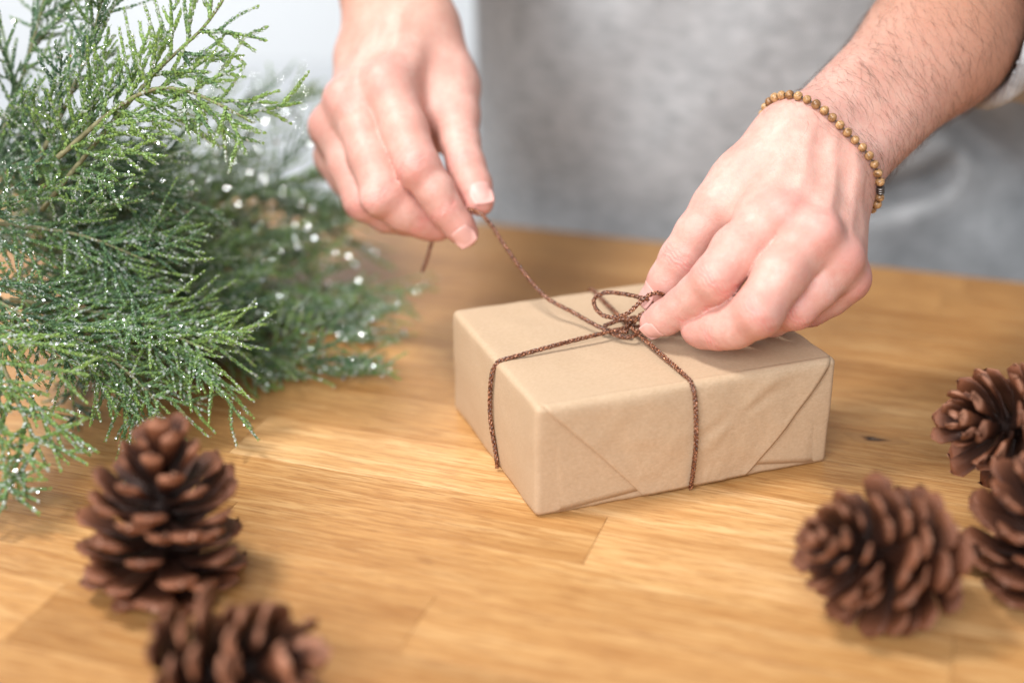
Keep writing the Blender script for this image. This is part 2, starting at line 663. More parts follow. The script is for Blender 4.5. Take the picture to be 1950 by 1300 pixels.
# lighter or darker planks; at left by the juniper its shade is painted darker
tones = {}
for (px, py, tn_) in ((600, 840, .98), (330, 850, .35), (800, 960, .62), (180, 1180, .12), (60, 1080, .35), (1300, 1060, .95), (950, 1060, .55), (1400, 590, .15), (1850, 600, .30), (1750, 750, .22), (1650, 690, .35), (1700, 860, .40), (1700, 960, .70), (300, 930, .22), (60, 960, .12), (800, 700, .45), (1000, 1220, .5)):
    tones.setdefault(math.floor((uv_of(px, py)[1] - vb) / SW), []).append((uv_of(px, py)[0], tn_))
r = row0
while vb + r * SW < EDGE_V - 0.004:
    v0 = vb + r * SW
    v1 = min(v0 + SW, EDGE_V)
    cuts = sorted(known.get(r, []))
    rr = random.Random(r * 17 + 5)
    c0 = cuts[0] if cuts else rr.uniform(-0.2, 0.2)
    L = list(cuts) if cuts else [c0]
    x = L[0]
    while x > -1.0:
        x -= rr.uniform(0.26, 0.50)
        L.insert(0, max(x, -1.05))
    x = L[-1]
    while x < 1.15:
        x += rr.uniform(0.26, 0.50)
        L.append(min(x, 1.2))
    for a, b_ in zip(L[:-1], L[1:]):
        if b_ - a < 0.01:
            continue
        g = 0.00010
        cx, cy = (a + b_) / 2, (v0 + v1) / 2
        me = box_mesh('plank', (a - cx + g, v0 - cy + g, -0.038), (b_ - cx - g, v1 - cy - g, rr.uniform(-0.00008, 0.0)), 0.00012)
        o = bpy.data.objects.new('plank', me)
        me.materials.append(M_WOOD)
        COL.objects.link(o)
        o.parent = table
        o.location = (cx, cy, 0)
        tn_ = rr.uniform(0.18, 0.78)
        for (u_t, t_t) in tones.get(r, []):
            if a <= u_t <= b_:
                tn_ = t_t
        o.color = (1, 1, 1, tn_)
    r += 1
# solid core just below the joints keeps light from leaking through
core = box_mesh('glue_core', (-1.04, vb + row0 * SW + 0.002, -0.036), (1.19, EDGE_V - 0.002, -0.0012))
o = bpy.data.objects.new('glue_core', core)
core.materials.append(M_JOINT)
COL.objects.link(o)
o.parent = table
# the dark knot to the right of the gift
ku, kv = uv_of(1664, 836)
a = np.linspace(0, 2 * PI, 24, endpoint=False)
kr = 1 + 0.14 * np.sin(3 * a + 1) + 0.08 * np.sin(5 * a)
kc = 0.5 + 0.5 * np.abs(np.cos(a)) ** 3
Vk, Fk, Ak = [(0, 0, 0.00022)], [], [0.0]
rings = ((0.22, 0.00022), (0.42, 0.0002), (0.62, 0.00018), (1.0, 0.00016), (1.6, 0.00012))
for (q, z) in rings:
    for t, k_, c_ in zip(a, kr, kc):
        Vk.append((0.0080 * q * k_ * math.cos(t) * (0.6 + c_ * 0.7), 0.0040 * q * k_ * math.sin(t), z))
        Ak.append(q / 1.6)
Tk = [(0, i + 1, (i + 1) % 24 + 1) for i in range(24)]
Qk = [(1 + r_ * 24 + i, 1 + (r_ + 1) * 24 + i, 1 + (r_ + 1) * 24 + (i + 1) % 24, 1 + r_ * 24 + (i + 1) % 24) for r_ in range(4) for i in range(24)]
mk = mesh_np('knot_eye', Vk, Qk, Tk)
attr(mk, 'ring', np.array(Ak))
o = bpy.data.objects.new('knot_eye', mk)
o.data.materials.append(M_KNOT)
COL.objects.link(o)
o.parent = table
o.location = (ku, kv, 0)

# ------------------------------------------------------------------ gift box
GO = np.array([0.0115, 0.597, 0.0])
GA = 0.354
GU = np.array([math.cos(GA), math.sin(GA), 0])
GV = np.array([-math.sin(GA), math.cos(GA), 0])
GW, GD, GH = 0.163, 0.128, 0.060
gift = thing('gift_box', 'small box wrapped in brown kraft paper with folded triangular ends', 'gift', GO)
gift.rotation_euler = (0, 0, GA)


def g_local(p):
    q = np.asarray(p) - GO
    return np.array([q @ GU, q @ GV, q[2]])


def g_world(q):
    q = np.atleast_2d(q)
    return GO + q[:, :1] * GU + q[:, 1:2] * GV + q[:, 2:3] * np.array([0, 0, 1.0])


def fbm(p, s, seed=0.0):
    return mnoise.fractal(Vector((p[0] * s + seed, p[1] * s - seed, p[2] * s + 2 * seed)), 1.0, 2.0, 4)


def rounded_box(dx, dy, dz, n, rad, disp):
    idx, V, Q = {}, [], []

    def vid(p):
        k = tuple(np.round(p, 6))
        if k not in idx:
            idx[k] = len(V)
            V.append(p)
        return idx[k]
    D = (dx, dy, dz)
    for ax in range(3):
        b, c = (ax + 1) % 3, (ax + 2) % 3
        nb, nc = max(2, int(D[b] / n)), max(2, int(D[c] / n))
        # denser lines at the edges so the fold is round
        def lin(L, k):
            e = np.array([0, .15, .3, .5, .75, 1.0]) * rad
            return np.concatenate([e, np.linspace(rad, L - rad, k)[1:-1], (L - e)[::-1]])
        lb, lc = lin(D[b], nb), lin(D[c], nc)
        for side in (0, 1):
            ids = np.empty((len(lb), len(lc)), int)
            for i, x in enumerate(lb):
                for j, y in enumerate(lc):
                    p = np.zeros(3)
                    p[ax], p[b], p[c] = side * D[ax], x, y
                    ids[i, j] = vid(p)
            for i in range(len(lb) - 1):
                for j in range(len(lc) - 1):
                    q = [ids[i, j], ids[i + 1, j], ids[i + 1, j + 1], ids[i, j + 1]]
                    Q.append(q if side else q[::-1])
    V = np.array(V)
    D = np.array(D)
    inner = np.clip(V, rad, D - rad)
    off = V - inner
    ln = np.linalg.norm(off, axis=1, keepdims=True)
    out = inner + off / np.maximum(ln, 1e-9) * rad
    N = nrm(off)
    for i, p in enumerate(out):
        out[i] = p + N[i] * disp(p, N[i])
    return out, np.array(Q)


def paper_disp(p, n):
    x, y, z = p
    k_ = 1.0
    if n[2] > 0.3 and y < 0.022:
        k_ = max(0.0, (y - 0.006) / 0.016)
    d = (0.0006 * fbm(p, 28, 3.1) + 0.00025 * fbm(p, 90, 7.7)) * k_
    if n[2] > 0.6:      # the lid sinks a little in the middle of a span
        d += -0.0012 * math.sin(PI * x / GW) * math.sin(PI * y / GD)
    if n[0] < -0.6:
        d += 0.0018 * math.sin(PI * y / GD) * math.sin(PI * z / GH)
    return d


V, Q = rounded_box(GW, GD, GH, 0.004, 0.0032, paper_disp)
me = mesh_np('wrapping_paper', V, Q)
o = bpy.data.objects.new('wrapping_paper', me)
me.materials.append(M_PAPER)
COL.objects.link(o)
o.parent = gift


def face_sheet(name, poly_fn, ns, nt_, lift, seed, wrap=False):
    """sheet on the front face; poly_fn(a, b) -> (s, t); lift(a, b, s, t) -> proud distance"""
    V = []
    for j in range(nt_ + 1):
        for i in range(ns + 1):
            a_, b_ = i / ns, j / nt_
            s, t = poly_fn(a_, b_)
            l = lift(a_, b_, s, t)
            R0 = 0.0032
            if wrap and t > GH - R0:          # follow the round fold over the front edge and tuck under the lid
                an = (t - (GH - R0)) / R0 * 1.45
                rr_ = R0 + l
                V.append((s, R0 - rr_ * math.cos(an), GH - R0 + rr_ * math.sin(an)))
            else:
                V.append((s, -l, t))
    Q = [(j * (ns + 1) + i, j * (ns + 1) + i + 1, (j + 1) * (ns + 1) + i + 1, (j + 1) * (ns + 1) + i) for j in range(nt_) for i in range(ns)]
    me = mesh_np(name, V, Q)
    o = bpy.data.objects.new(name, me)
    me.materials.append(M_PAPER)
    COL.objects.link(o)
    o.parent = gift
    sm = o.modifiers.new('thickness', 'SOLIDIFY')
    sm.thickness = 0.0003
    sm.offset = 0
    return o


FN = -GV
def f_st(px, py):
    q = g_local(on_plane(px, py, GO, FN))
    return q[0], q[2]


s_bl, _ = f_st(1222, 945)
s_br, t_br = f_st(1418, 908)
s_r2, t_r2 = f_st(1583, 712)
LT, RTO = (0.0010, GH + 0.0016), (GW - 0.0016, GH + 0.0016)


def flap(a_, b_):          # a across, b from the bottom (0) to the top (1)
    l0, l1 = np.array((s_bl, 0.0022)), np.array(LT)
    r0, r1 = np.array((s_br, 0.0022)), np.array(RTO)
    lft = l0 + (l1 - l0) * b_
    rgt = r0 + (r1 - r0) * b_
    lft = lft + np.array((0.0012, 0.0)) * math.sin(PI * b_)
    rgt = rgt + np.array((-0.0055, 0.0)) * math.sin(PI * b_) * -1 * 0.35
    p = lft + (rgt - lft) * a_
    return p[0], p[1]


def flap_lift(a_, b_, s, t):
    edge = min(1.0, min(a_, 1 - a_) * 9)
    base = 0.0013 + 0.0012 * (1 - edge) * math.sin(PI * min(1, b_ * 1.1))
    bul = 0.0016 * math.sin(PI * a_) * math.sin(PI * b_)
    wr = 0.0008 * fbm((s, 0.3, t * 0.7), 26, 1.3) + 0.0004 * fbm((s, 0.1, t), 80, 4.0)
    # a diagonal crumple right of the cord
    cr = 0.0010 * math.exp(-(((s - 0.115) * 0.75 - (t - 0.046) * 0.9) / 0.004) ** 2) * math.exp(-((s - 0.115) / 0.022) ** 2)
    cr -= 0.0007 * math.exp(-(((s - 0.105) * 0.4 - (t - 0.038)) / 0.0035) ** 2) * math.exp(-((s - 0.105) / 0.025) ** 2)
    top = min(1.0, max(0.0, (b_ - 0.86) / 0.14))
    top = top * top * (3 - 2 * top)
    return (base + bul + wr + cr) * (1 - top) + top * (0.0007 - 0.0016 * max(0.0, (b_ - 0.955) / 0.045))


face_sheet('end_flap', flap, 60, 40, flap_lift, 1, True)
# triangular side folds under the flap
def tri_left(a_, b_):
    p0, p1, p2 = np.array((0.0038, 0.0014)), np.array((0.0052, GH - 0.0050)), np.array((s_bl + 0.006, 0.0058))
    p = p0 + (p1 - p0) * b_
    q = p2 + (np.array((0.020, GH - 0.010)) - p2) * b_
    r_ = p + (q - p) * a_
    return r_[0], r_[1]


def tri_right(a_, b_):
    p0, p1, p2 = np.array((GW - 0.0038, 0.0014)), np.array((GW - 0.0048, GH - 0.0080)), np.array((s_br - 0.002, 0.0086))
    p = p0 + (p1 - p0) * b_
    q = p2 + (np.array((GW - 0.024, GH - 0.012)) - p2) * b_
    r_ = q + (p - q) * a_
    return r_[0], r_[1]


face_sheet('side_flap', tri_left, 24, 16, lambda a_, b_, s, t: -0.0014 * max(0, 0.22 - a_) / 0.22 + 0.0003 + 0.0003 * fbm((s, 0.2, t), 40, 2.0) * math.sin(PI * b_) + 0.0005 * max(0, 0.25 - b_) * 2, 2)
face_sheet('side_flap', tri_right, 24, 16, lambda a_, b_, s, t: -0.0014 * max(0, a_ - 0.78) / 0.22 + 0.0003 + 0.0003 * fbm((s, 0.6, t), 40, 5.0) * math.sin(PI * b_) + 0.0005 * max(0, 0.25 - b_) * 2, 3)

# ------------------------------------------------------------------ cord
CR = 0.00115


def braid(P, name, parent):
    """round braid: strands wind both ways and pass over and under each other"""
    P, s = resample(P, 0.0005)
    T, N, B = frames(P)
    A = Acc()
    pitch = 0.0074
    for k in range(3):
        for sg in (1, -1):
            ph = sg * (2 * PI * s / pitch) + k * 2 * PI / 3
            rad = 0.00069 + 0.00026 * np.cos(6 * PI * s / pitch + (0 if sg > 0 else PI))
            C = P + rad[:, None] * (np.cos(ph)[:, None] * N + np.sin(ph)[:, None] * B)
            V, Q, Tt = tube(C[::2], 0.00048, 6)
            A.add(V, Q, Tt)
    return link(name, A.mesh(name), M_CORD, parent)


cord = thing('cord', 'braided brown cord tied round the gift, one end pulled up by the left-hand fingers', 'cord', g_world((GW / 2, GD / 2, GH))[0])
ZT = GH + CR
KN = at_z(1200, 622, GH + 0.0035)
p_front = g_local(at_z(1306, 716, ZT))
p_left = g_local(at_z(936, 686, ZT))
p_back = g_local(at_z(1121, 545, ZT))
bf = g_local(on_plane(1311, 934, GO - GV * CR, FN))
bl = g_local(on_plane(948, 872, GO - GU * CR, -GU))
o_ = 0.0017
kl = g_local(KN)
rp = [kl, (kl[0] + 0.01, kl[1] + 0.003, ZT), (GW - 0.006, p_left[1] - 0.006, ZT), (GW + 0.0012, p_left[1] - 0.006, GH - 0.003), (GW + o_, p_left[1] - 0.006, GH / 2), (GW + o_, p_left[1] - 0.006, 0.003)]
fp = [kl, kl * 0.5 + np.array((p_front[0], 0.006, ZT)) * 0.5, (p_front[0], 0.005, ZT - 0.0002), (p_front[0] + 0.0005, -0.0005, GH - 0.0008), (p_front[0] + 0.001, -0.0042, GH - 0.008), ((p_front[0] + bf[0]) / 2 + 0.001, -0.0058, GH * 0.5), (bf[0], -0.0045, 0.010), (bf[0], -0.0030, 0.0018)]
lp = [kl, kl * 0.55 + np.array((0.005, p_left[1], ZT + 0.0008)) * 0.45, (0.006, p_left[1], ZT - 0.0003), (0.0004, p_left[1] + 0.0004, GH - 0.0010), (-0.0024, p_left[1] + 0.0015, GH - 0.009), (-0.0034, (p_left[1] + bl[1]) / 2 + 0.003, GH * 0.5), (-0.0022, bl[1], 0.010), (-0.0014, bl[1], 0.0018)]
bp = [kl, kl * 0.4 + np.array((p_back[0], p_back[1], ZT)) * 0.6, (p_back[0], GD - 0.004, ZT - 0.0004), (p_back[0], GD + 0.0012, GH - 0.003), (p_back[0], GD + o_, GH / 2), (p_back[0], GD + o_, 0.003)]
for pts in (fp, lp, bp, rp):
    braid(catmull(g_world(np.array(pts)), 14), 'wrap_strand', cord)
# the loose end runs up into the left-hand fingers and hangs out behind them
lo_pts = [at_z(1196, 632, GH + 0.003), at_z(1150, 626, GH + 0.0035), at(1090, 594, .755), at(1040, 566, .761), at(1000, 522, .766), at(960, 466, .771), at(932, 424, .774),
          at(906, 402, .778), at(880, 400, .786), at(850, 420, .797), at(826, 452, .80), at(814, 490, .803), at(804, 518, .805)]
braid(catmull(lo_pts, 14), 'loose_end', cord)
# bow loop pinched by the right-hand fingers
bow = [at(1208, 612, .738), at(1222, 598, .735), at(1246, 588, .735), at(1243, 574, .738), at(1222, 567, .739), at(1190, 560, .741), at(1155, 557, .742), at(1133, 567, .741), at(1133, 584, .738),
       at(1148, 600, .734), at(1172, 604, .731), at(1196, 596, .729), at(1216, 578, .727), at(1236, 562, .726), at(1254, 558, .7265), at(1266, 566, .729), at(1258, 582, .734), at(1240, 600, .738), at(1222, 614, .739)]
braid(catmull(bow, 12), 'bow_loop', cord)
# knot: a few tight turns
kp = []
for i in range(40):
    t = i / 39 * 1.7 * 2 * PI
    kp.append(KN + 0.0028 * (math.cos(t) * cs(1, 0.25, 0) + 0.75 * math.sin(t) * cs(0, 0.6, 0.6)) * (0.75 + 0.25 * math.sin(t * 0.7)) + np.array((0, 0, 0.0014 + 0.0022 * math.sin(t * 0.37))))
braid(catmull(kp, 3), 'knot', cord)
kp2 = [at_z(1150, 621, GH + 0.004), at_z(1172, 612, GH + 0.006), at_z(1196, 606, GH + 0.008), at_z(1216, 606, GH + 0.007), at_z(1222, 622, GH + 0.004), at_z(1206, 640, GH + 0.003), at_z(1180, 640, GH + 0.0025), at_z(1152, 628, GH + 0.003)]
braid(catmull(kp2, 10), 'knot', cord)


# ------------------------------------------------------------------ person: arms and hands as one body surface
def J(px, py, d, r):
    return (at(px, py, d), r / 1000.0)


# hand on the gift (right in the picture)
RW_r, RW_u = at(1524, 272, .738), at(1588, 338, .738)      # wrist, thumb side and little-finger side
R_dir = nrm(at(1797, 68, .792) - at(1558, 306, .738))
R_el = at(1558, 306, .738) + R_dir * 0.26
side = nrm(RW_u - RW_r)
R_wr = at(1558, 306, .738)
R = dict(
    palm=[(J(1508, 268, .735, 18), J(1476, 418, .708, 13.5)), (J(1540, 292, .735, 18), J(1545, 452, .700, 13.5)), (J(1570, 318, .737, 18), J(1592, 494, .705, 12.5)),
          (J(1590, 345, .738, 17), J(1608, 532, .718, 11)), (J(1530, 330, .745, 18), J(1540, 480, .735, 14)),
          (J(1500, 270, .738, 15), J(1400, 350, .735, 12))],
    fingers=dict(
        index=[J(1474, 416, .708, 13.6), J(1404, 478, .702, 12.8), J(1362, 532, .700, 11.7), J(1329, 562, .709, 10.4), J(1300, 584, .717, 9.5), J(1268, 604, .725, 8.6), J(1246, 614, .730, 7.6)],
        middle=[J(1545, 452, .700, 13.4), J(1487, 522, .692, 12.9), J(1443, 594, .689, 12.2), J(1400, 619, .699, 11.0), J(1370, 626, .705, 10.2), J(1340, 627, .713, 9.2), J(1327, 626, .716, 8.2)],
        ring=[J(1592, 494, .705, 12.0), J(1555, 548, .704, 10.5), J(1516, 588, .706, 9.8), J(1470, 606, .722, 8.8), J(1430, 612, .733, 8.0), J(1405, 612, .738, 7.4)],
        little=[J(1608, 532, .718, 10.5), J(1580, 566, .724, 9.2), J(1545, 588, .730, 8.6), J(1505, 598, .740, 7.8), J(1470, 600, .748, 7.0)],
        thumb=[J(1490, 282, .738, 14), J(1420, 338, .735, 14.0), J(1364, 396, .731, 12.6), J(1328, 446, .732, 11.4), J(1298, 492, .735, 11.0), J(1272, 534, .740, 10.0), J(1251, 568, .745, 8.6)]),
    web=[(J(1445, 345, .728, 9), J(1440, 400, .716, 9)), (J(1400, 392, .729, 6), J(1445, 420, .714, 8))],
    arm=[(RW_r, 0.0185), (RW_u, 0.0185)],
)
# hand pulling the cord (left in the picture)
LWc = at(765, 62, .862 * 0.965)
L_el = np.array([-0.115, 1.035, 0.375])
LK = 0.965


def JL(px, py, d, r):
    return (at(px, py, d * LK), r / 1000.0 * LK)


L = dict(
    palm=[(JL(795, 62, .862, 19), JL(742, 172, .832, 15)), (JL(765, 70, .862, 19), JL(676, 196, .836, 14)), (JL(735, 80, .864, 19), JL(640, 246, .845, 13)),
          (JL(715, 90, .868, 17), JL(640, 300, .862, 12)), (JL(770, 100, .872, 19), JL(720, 230, .868, 16)), (JL(810, 62, .866, 18), JL(868, 168, .858, 14))],
    fingers=dict(
        index=[JL(742, 172, .832, 14.5), JL(770, 250, .818, 13.6), JL(797, 320, .806, 12.4), JL(829, 363, .806, 10.6), JL(848, 398, .808, 9.8), JL(872, 428, .811, 8.8), JL(886, 446, .813, 7.6)],
        middle=[JL(672, 196, .836, 13.6), JL(705, 298, .822, 13.0), JL(730, 372, .814, 12.6), JL(768, 402, .819, 11.2), JL(794, 416, .823, 10.2), JL(818, 428, .828, 8.8), JL(836, 434, .830, 7.6)],
        ring=[JL(640, 246, .845, 12.4), JL(662, 318, .838, 11.2), JL(690, 384, .834, 10.6), JL(735, 412, .842, 9.2), JL(770, 420, .848, 8.4), JL(792, 424, .852, 7.4)],
        little=[JL(636, 296, .862, 10.6), JL(658, 340, .860, 9.6), JL(690, 380, .860, 9.0), JL(730, 400, .868, 8.0), JL(756, 408, .872, 7.2)],
        thumb=[JL(815, 70, .868, 15), JL(852, 150, .858, 14.0), JL(872, 222, .846, 12.4), JL(876, 272, .835, 11.3), JL(887, 316, .826, 11.0), JL(902, 352, .820, 10.0), JL(913, 384, .816, 8.4)]),
    web=[(JL(800, 150, .852, 9), JL(850, 190, .850, 8)), (JL(790, 200, .842, 8), JL(850, 225, .850, 8)), (JL(800, 200, .858, 13), JL(842, 262, .858, 10))],
    arm=[(at(722, 70, .872 * LK), 0.0195), (at(800, 45, .872 * LK), 0.0195)],
)


def hand_field(H, el, wr, armdir, perp):
    pr = []
    a0, a1 = H['arm']
    mid = wr + armdir * 0.12
    sd = nrm(a1[0] - a0[0])
    mA, mB = mid - sd * 0.008, mid + sd * 0.008

    def f(P):
        d = None
        for (a, ra), (b, rb) in H['palm']:
            e = rc(P, a, b, ra, rb)
            d = e if d is None else smin(d, e, 0.011)
        arm = smin(rc(P, a0[0], mA, a0[1], 0.0268), rc(P, a1[0], mB, a1[1], 0.0268), 0.012)
        arm = smin(arm, rc(P, mid, el, 0.032, 0.041), 0.03)
        d = smin(d, arm, 0.016)
        for (a, ra), (b, rb) in H['web']:
            d = smin(d, rc(P, a, b, ra, rb), 0.012)
        out = d
        for nm, ch in H['fingers'].items():
            fd = chain(P, ch, 0.004)
            out = np.minimum(out, smin(d, fd, 0.0075 if nm != 'thumb' else 0.011))
        # knuckles and the wrist bone stand a little proud
        for (c, r_, k_) in H.get('bumps', []):
            out = smin(out, np.linalg.norm(P - c.astype(np.float32), axis=1) - r_, k_)
        return out
    return f


def lift_pt(px, py, d):
    return at(px, py, d)


R['bumps'] = [(at(1492, 404, .6960), .0068, .010), (at(1566, 440, .6885), .0070, .010), (at(1608, 490, .6965), .0062, .009), (at(1626, 530, .7125), .0055, .009),
              (at(1362, 530, .6940), .0064, .007), (at(1444, 598, .6822), .0064, .007), (at(1600, 330, .722), .008, .014)]
L['bumps'] = [(at(728, 152, .824 * LK), .0075, .014), (at(650, 186, .830 * LK), .0068, .013), (at(618, 238, .842 * LK), .0060, .012),
              (at(788, 316, .799 * LK), .0065, .007), (at(712, 384, .806 * LK), .0062, .007), (at(672, 108, .862 * LK), .0075, .014)]

L_dir = nrm(L_el - LWc)
fR = hand_field(R, R_el, R_wr, R_dir, side)
fL = hand_field(L, L_el, LWc, L_dir, None)


def bbox(H, el, pad=0.05):
    pts = [p for c in H['fingers'].values() for p, _ in c] + [p for s in H['palm'] for p, _ in s] + [el]
    pts = np.array(pts)
    return pts.min(0) - pad, pts.max(0) + pad


def joint_list(H):
    """(position, axis, dorsal, radius, kind) of the finger joints that show creases"""
    out = []
    for nm, ch in H['fingers'].items():
        ids = (2, 4) if nm != 'thumb' else (4,)
        for k in ids:
            if k + 1 >= len(ch):
                continue
            p = ch[k][0]
            u, v_ = nrm(ch[k - 2][0] - p), nrm(ch[min(k + 2, len(ch) - 1)][0] - p)
            dor = -(u + v_)
            if np.linalg.norm(dor) < 0.05:
                dor = -FW
            dor = nrm(nrm(dor) + 0.6 * -FW)
            out.append((p, nrm(v_ - u), dor, ch[k][1], k))
    return out


body_V, body_Q, body_fl, body_tan, nv = [], [], [], [], 0
for H, f, el, wr, ad, h in ((R, fR, R_el, R_wr, R_dir, 0.00085), (L, fL, L_el, LWc, L_dir, 0.0011)):
    lo, hi = bbox(H, el)
    V, Q = surface_nets(f, lo, hi, h)
    N = sdf_normal(f, V)
    dsp = np.zeros(len(V))
    flu = np.zeros(len(V))
    for (p, axv, dor, r_, k) in joint_list(H):
        q = V - p
        dist = np.linalg.norm(q, axis=1)
        near = np.where(dist < 0.03)[0]
        qs = q[near]
        s = qs @ axv
        dr = np.clip((N[near] @ dor - 0.15) / 0.5, 0, 1)
        lat = np.linalg.norm(qs - s[:, None] * axv, axis=1)
        m_ = dr * np.clip((r_ * 1.7 - lat) / (r_ * 0.4), 0, 1)
        side_c = np.cross(axv, dor)
        x = qs @ side_c
        for off, amp in ((-0.0036, .5), (-0.0018, .8), (0.0, 1.0), (0.0021, .8), (0.0040, .45)):
            cen = off + np.sign(off) * 0.10 * (x / r_) ** 2 * -0.004 + 0.0005 * np.sin(x * 900 + off * 3000)
            gr = m_ * np.exp(-((s - cen) / 0.00065) ** 2) * amp
            dsp[near] -= 0.00066 * gr
            flu[near] = np.maximum(flu[near], 0.75 * gr)
        flu[near] = np.maximum(flu[near], (0.50 if k == 2 else 0.32) * np.exp(-(dist[near] / 0.013) ** 2))
    for (c, r_, k_) in H['bumps'][:4]:
        flu = np.maximum(flu, 0.62 * np.exp(-(np.linalg.norm(V - c, axis=1) / 0.011) ** 2))
    for ch in H['fingers'].values():
        tip = ch[-1][0]
        flu = np.maximum(flu, 0.42 * np.exp(-(np.linalg.norm(V - tip, axis=1) / 0.016) ** 2))
        for p, r_ in ch[1:]:
            flu = np.maximum(flu, 0.16 * np.exp(-(np.linalg.norm(V - p, axis=1) / 0.018) ** 2))
    # shallow tendons and a vein on the back of the hand
    sdv = nrm(H['arm'][1][0] - H['arm'][0][0])
    back = np.clip((N @ -FW - 0.2) / 0.4, 0, 1)
    for (pa, _), (pb, _) in H['palm'][:4]:
        axp = nrm(pb - pa)
        ln_ = np.linalg.norm(pb - pa)
        q = V - pa
        s = q @ axp
        x = (q - s[:, None] * axp) @ sdv + 0.0012 * np.sin(s * 140)
        along = np.clip(s / 0.012, 0, 1) * np.clip((ln_ - s) / 0.010, 0, 1)
        dsp += 0.00075 * back * along * np.exp(-(x / 0.0026) ** 2)
        dsp -= 0.00035 * back * along * np.exp(-((np.abs(x) - 0.0070) / 0.0028) ** 2)
    sarm = (V - wr) @ ad + (0.0 if H is R else 0.045)
    V = V + N * dsp[:, None]
    tn = np.clip((sarm - 0.015) / 0.10, 0, 1)
    body_V.append(V)
    body_Q.append(Q + nv)
    body_fl.append(flu)
    body_tan.append(tn * 0.85)
    nv += len(V)

# upper arms, shoulders and trunk inside the sweater
R_sh, L_sh = np.array([0.40, 1.12, 0.49]), np.array([-0.03, 1.17, 0.52])
TC = np.array([0.225, 1.165])


def f_trunk(P):
    d = rc(P, R_el, R_sh, 0.040, 0.052)
    d = smin(d, rc(P, L_el, L_sh, 0.040, 0.052), 0.04)
    q = np.stack([(P[:, 0] - TC[0]) / 0.185, (P[:, 1] - TC[1]) / 0.115], 1)
    cy = (np.linalg.norm(q, axis=1) - 1) * 0.115
    cy = np.maximum(cy, np.abs(P[:, 2] - 0.1) - 0.42)
    return smin(d, cy, 0.05)


V, Q = surface_nets(f_trunk, (-0.25, 0.78, -0.36), (0.52, 1.38, 0.62), 0.010, 4)
body_V.append(V)
body_Q.append(Q + nv)
body_fl.append(np.zeros(len(V)))
body_tan.append(np.full(len(V), 0.5))

person = thing('person', 'person in a grey sweater with bare forearms tying brown cord round a gift', 'person', (TC[0], TC[1], 0))
me = mesh_np('body', np.vstack(body_V), np.vstack(body_Q))
attr(me, 'flush', np.concatenate(body_fl))
attr(me, 'tan', np.concatenate(body_tan))
link('body', me, M_SKIN, person)


# finger nails
def nail(f, ch, dorsal, wid, length, back=0.0):
    tip, r_ = ch[-1]
    ax = nrm(tip - ch[-3][0])
    dor = nrm(dorsal - ax * np.dot(dorsal, ax))
    sd = np.cross(ax, dor)
    nu, nvv = 15, 15
    P = []
    mask = []
    for j in range(nvv):
        for i in range(nu):
            x, y = i / (nu - 1) * 2 - 1, j / (nvv - 1) * 2 - 1
            # square -> rounded plate
            xx, yy = x * math.sqrt(1 - 0.28 * y * y), y * math.sqrt(1 - 0.22 * x * x)
            P.append(tip + ax * (yy * length / 2 + r_ * 0.62 - length / 2 + r_ * 0.15 - back) + sd * xx * wid / 2 + dor * 0.02)
            mask.append(max(abs(x), abs(y)))
    P = np.array(P)
    mask = np.array(mask)
    flat = march(f, P, -dor, 60)
    hgt = (flat - tip) @ dor
    # keep the plate from wrapping over the finger end
    lim = np.max(hgt) - 0.0034
    flat = flat + dor * np.maximum(0, lim - hgt)[:, None]
    off = np.where(mask > 0.95, -0.0002, 0.00018)
    V = flat + dor * off[:, None]
    Q = [(j * nu + i, j * nu + i + 1, (j + 1) * nu + i + 1, (j + 1) * nu + i) for j in range(nvv - 1) for i in range(nu - 1)]
    me = mesh_np('fingernail', V, Q)
    o = link('fingernail', me, M_NAIL, person)
    sm = o.modifiers.new('thickness', 'SOLIDIFY')
    sm.thickness = 0.0004
    sm.offset = -1
    return o


nail(fR, R['fingers']['index'], cs(-0.25, -0.75, 0.75), 0.0115, 0.0115)
nail(fR, R['fingers']['thumb'], cs(-0.80, 0.30, 0.55), 0.0130, 0.0135)
nail(fL, L['fingers']['index'], cs(0.15, -0.55, 0.85), 0.0125, 0.0125)
nail(fL, L['fingers']['thumb'], cs(0.35, 0.05, 0.95), 0.0135, 0.0130)

# hair on the forearm
VR = body_V[0]
NR = sdf_normal(fR, VR)
sa = (VR - R_wr) @ R_dir
cand = np.where((sa > -0.012) & (sa < 0.17) & (NR @ -FW > -0.25))[0]
wgt = np.clip((sa[cand] + 0.012) / 0.04, 0.05, 1)
pick = rng.choice(cand, 1900, replace=False, p=wgt / wgt.sum())
Ah = Acc()
for i in pick:
    p, n = VR[i], NR[i]
    tdir = -R_dir * rng.uniform(0.1, 0.6) + side * rng.uniform(0.5, 1.0) + rng.normal(0, 0.22, 3)
    tdir = nrm(tdir - n * np.dot(tdir, n))
    ln = rng.uniform(0.006, 0.015)
    t = np.linspace(0, 1, 6)[:, None]
    bend = nrm(np.cross(n, tdir)) * rng.normal(0, 0.25)
    C = p + tdir * ln * t + n * (0.0003 + ln * 0.28 * np.sin(t * 2.4) * 0.45) + bend * ln * t ** 2
    Vh, Qh, Th = tube(C, 0.000050 * (1 - 0.75 * t[:, 0]), 3, False)
    Ah.add(Vh, Qh)
o = link('arm_hair', Ah.mesh('arm_hair'), M_HAIR, person)
o['kind'] = 'stuff'


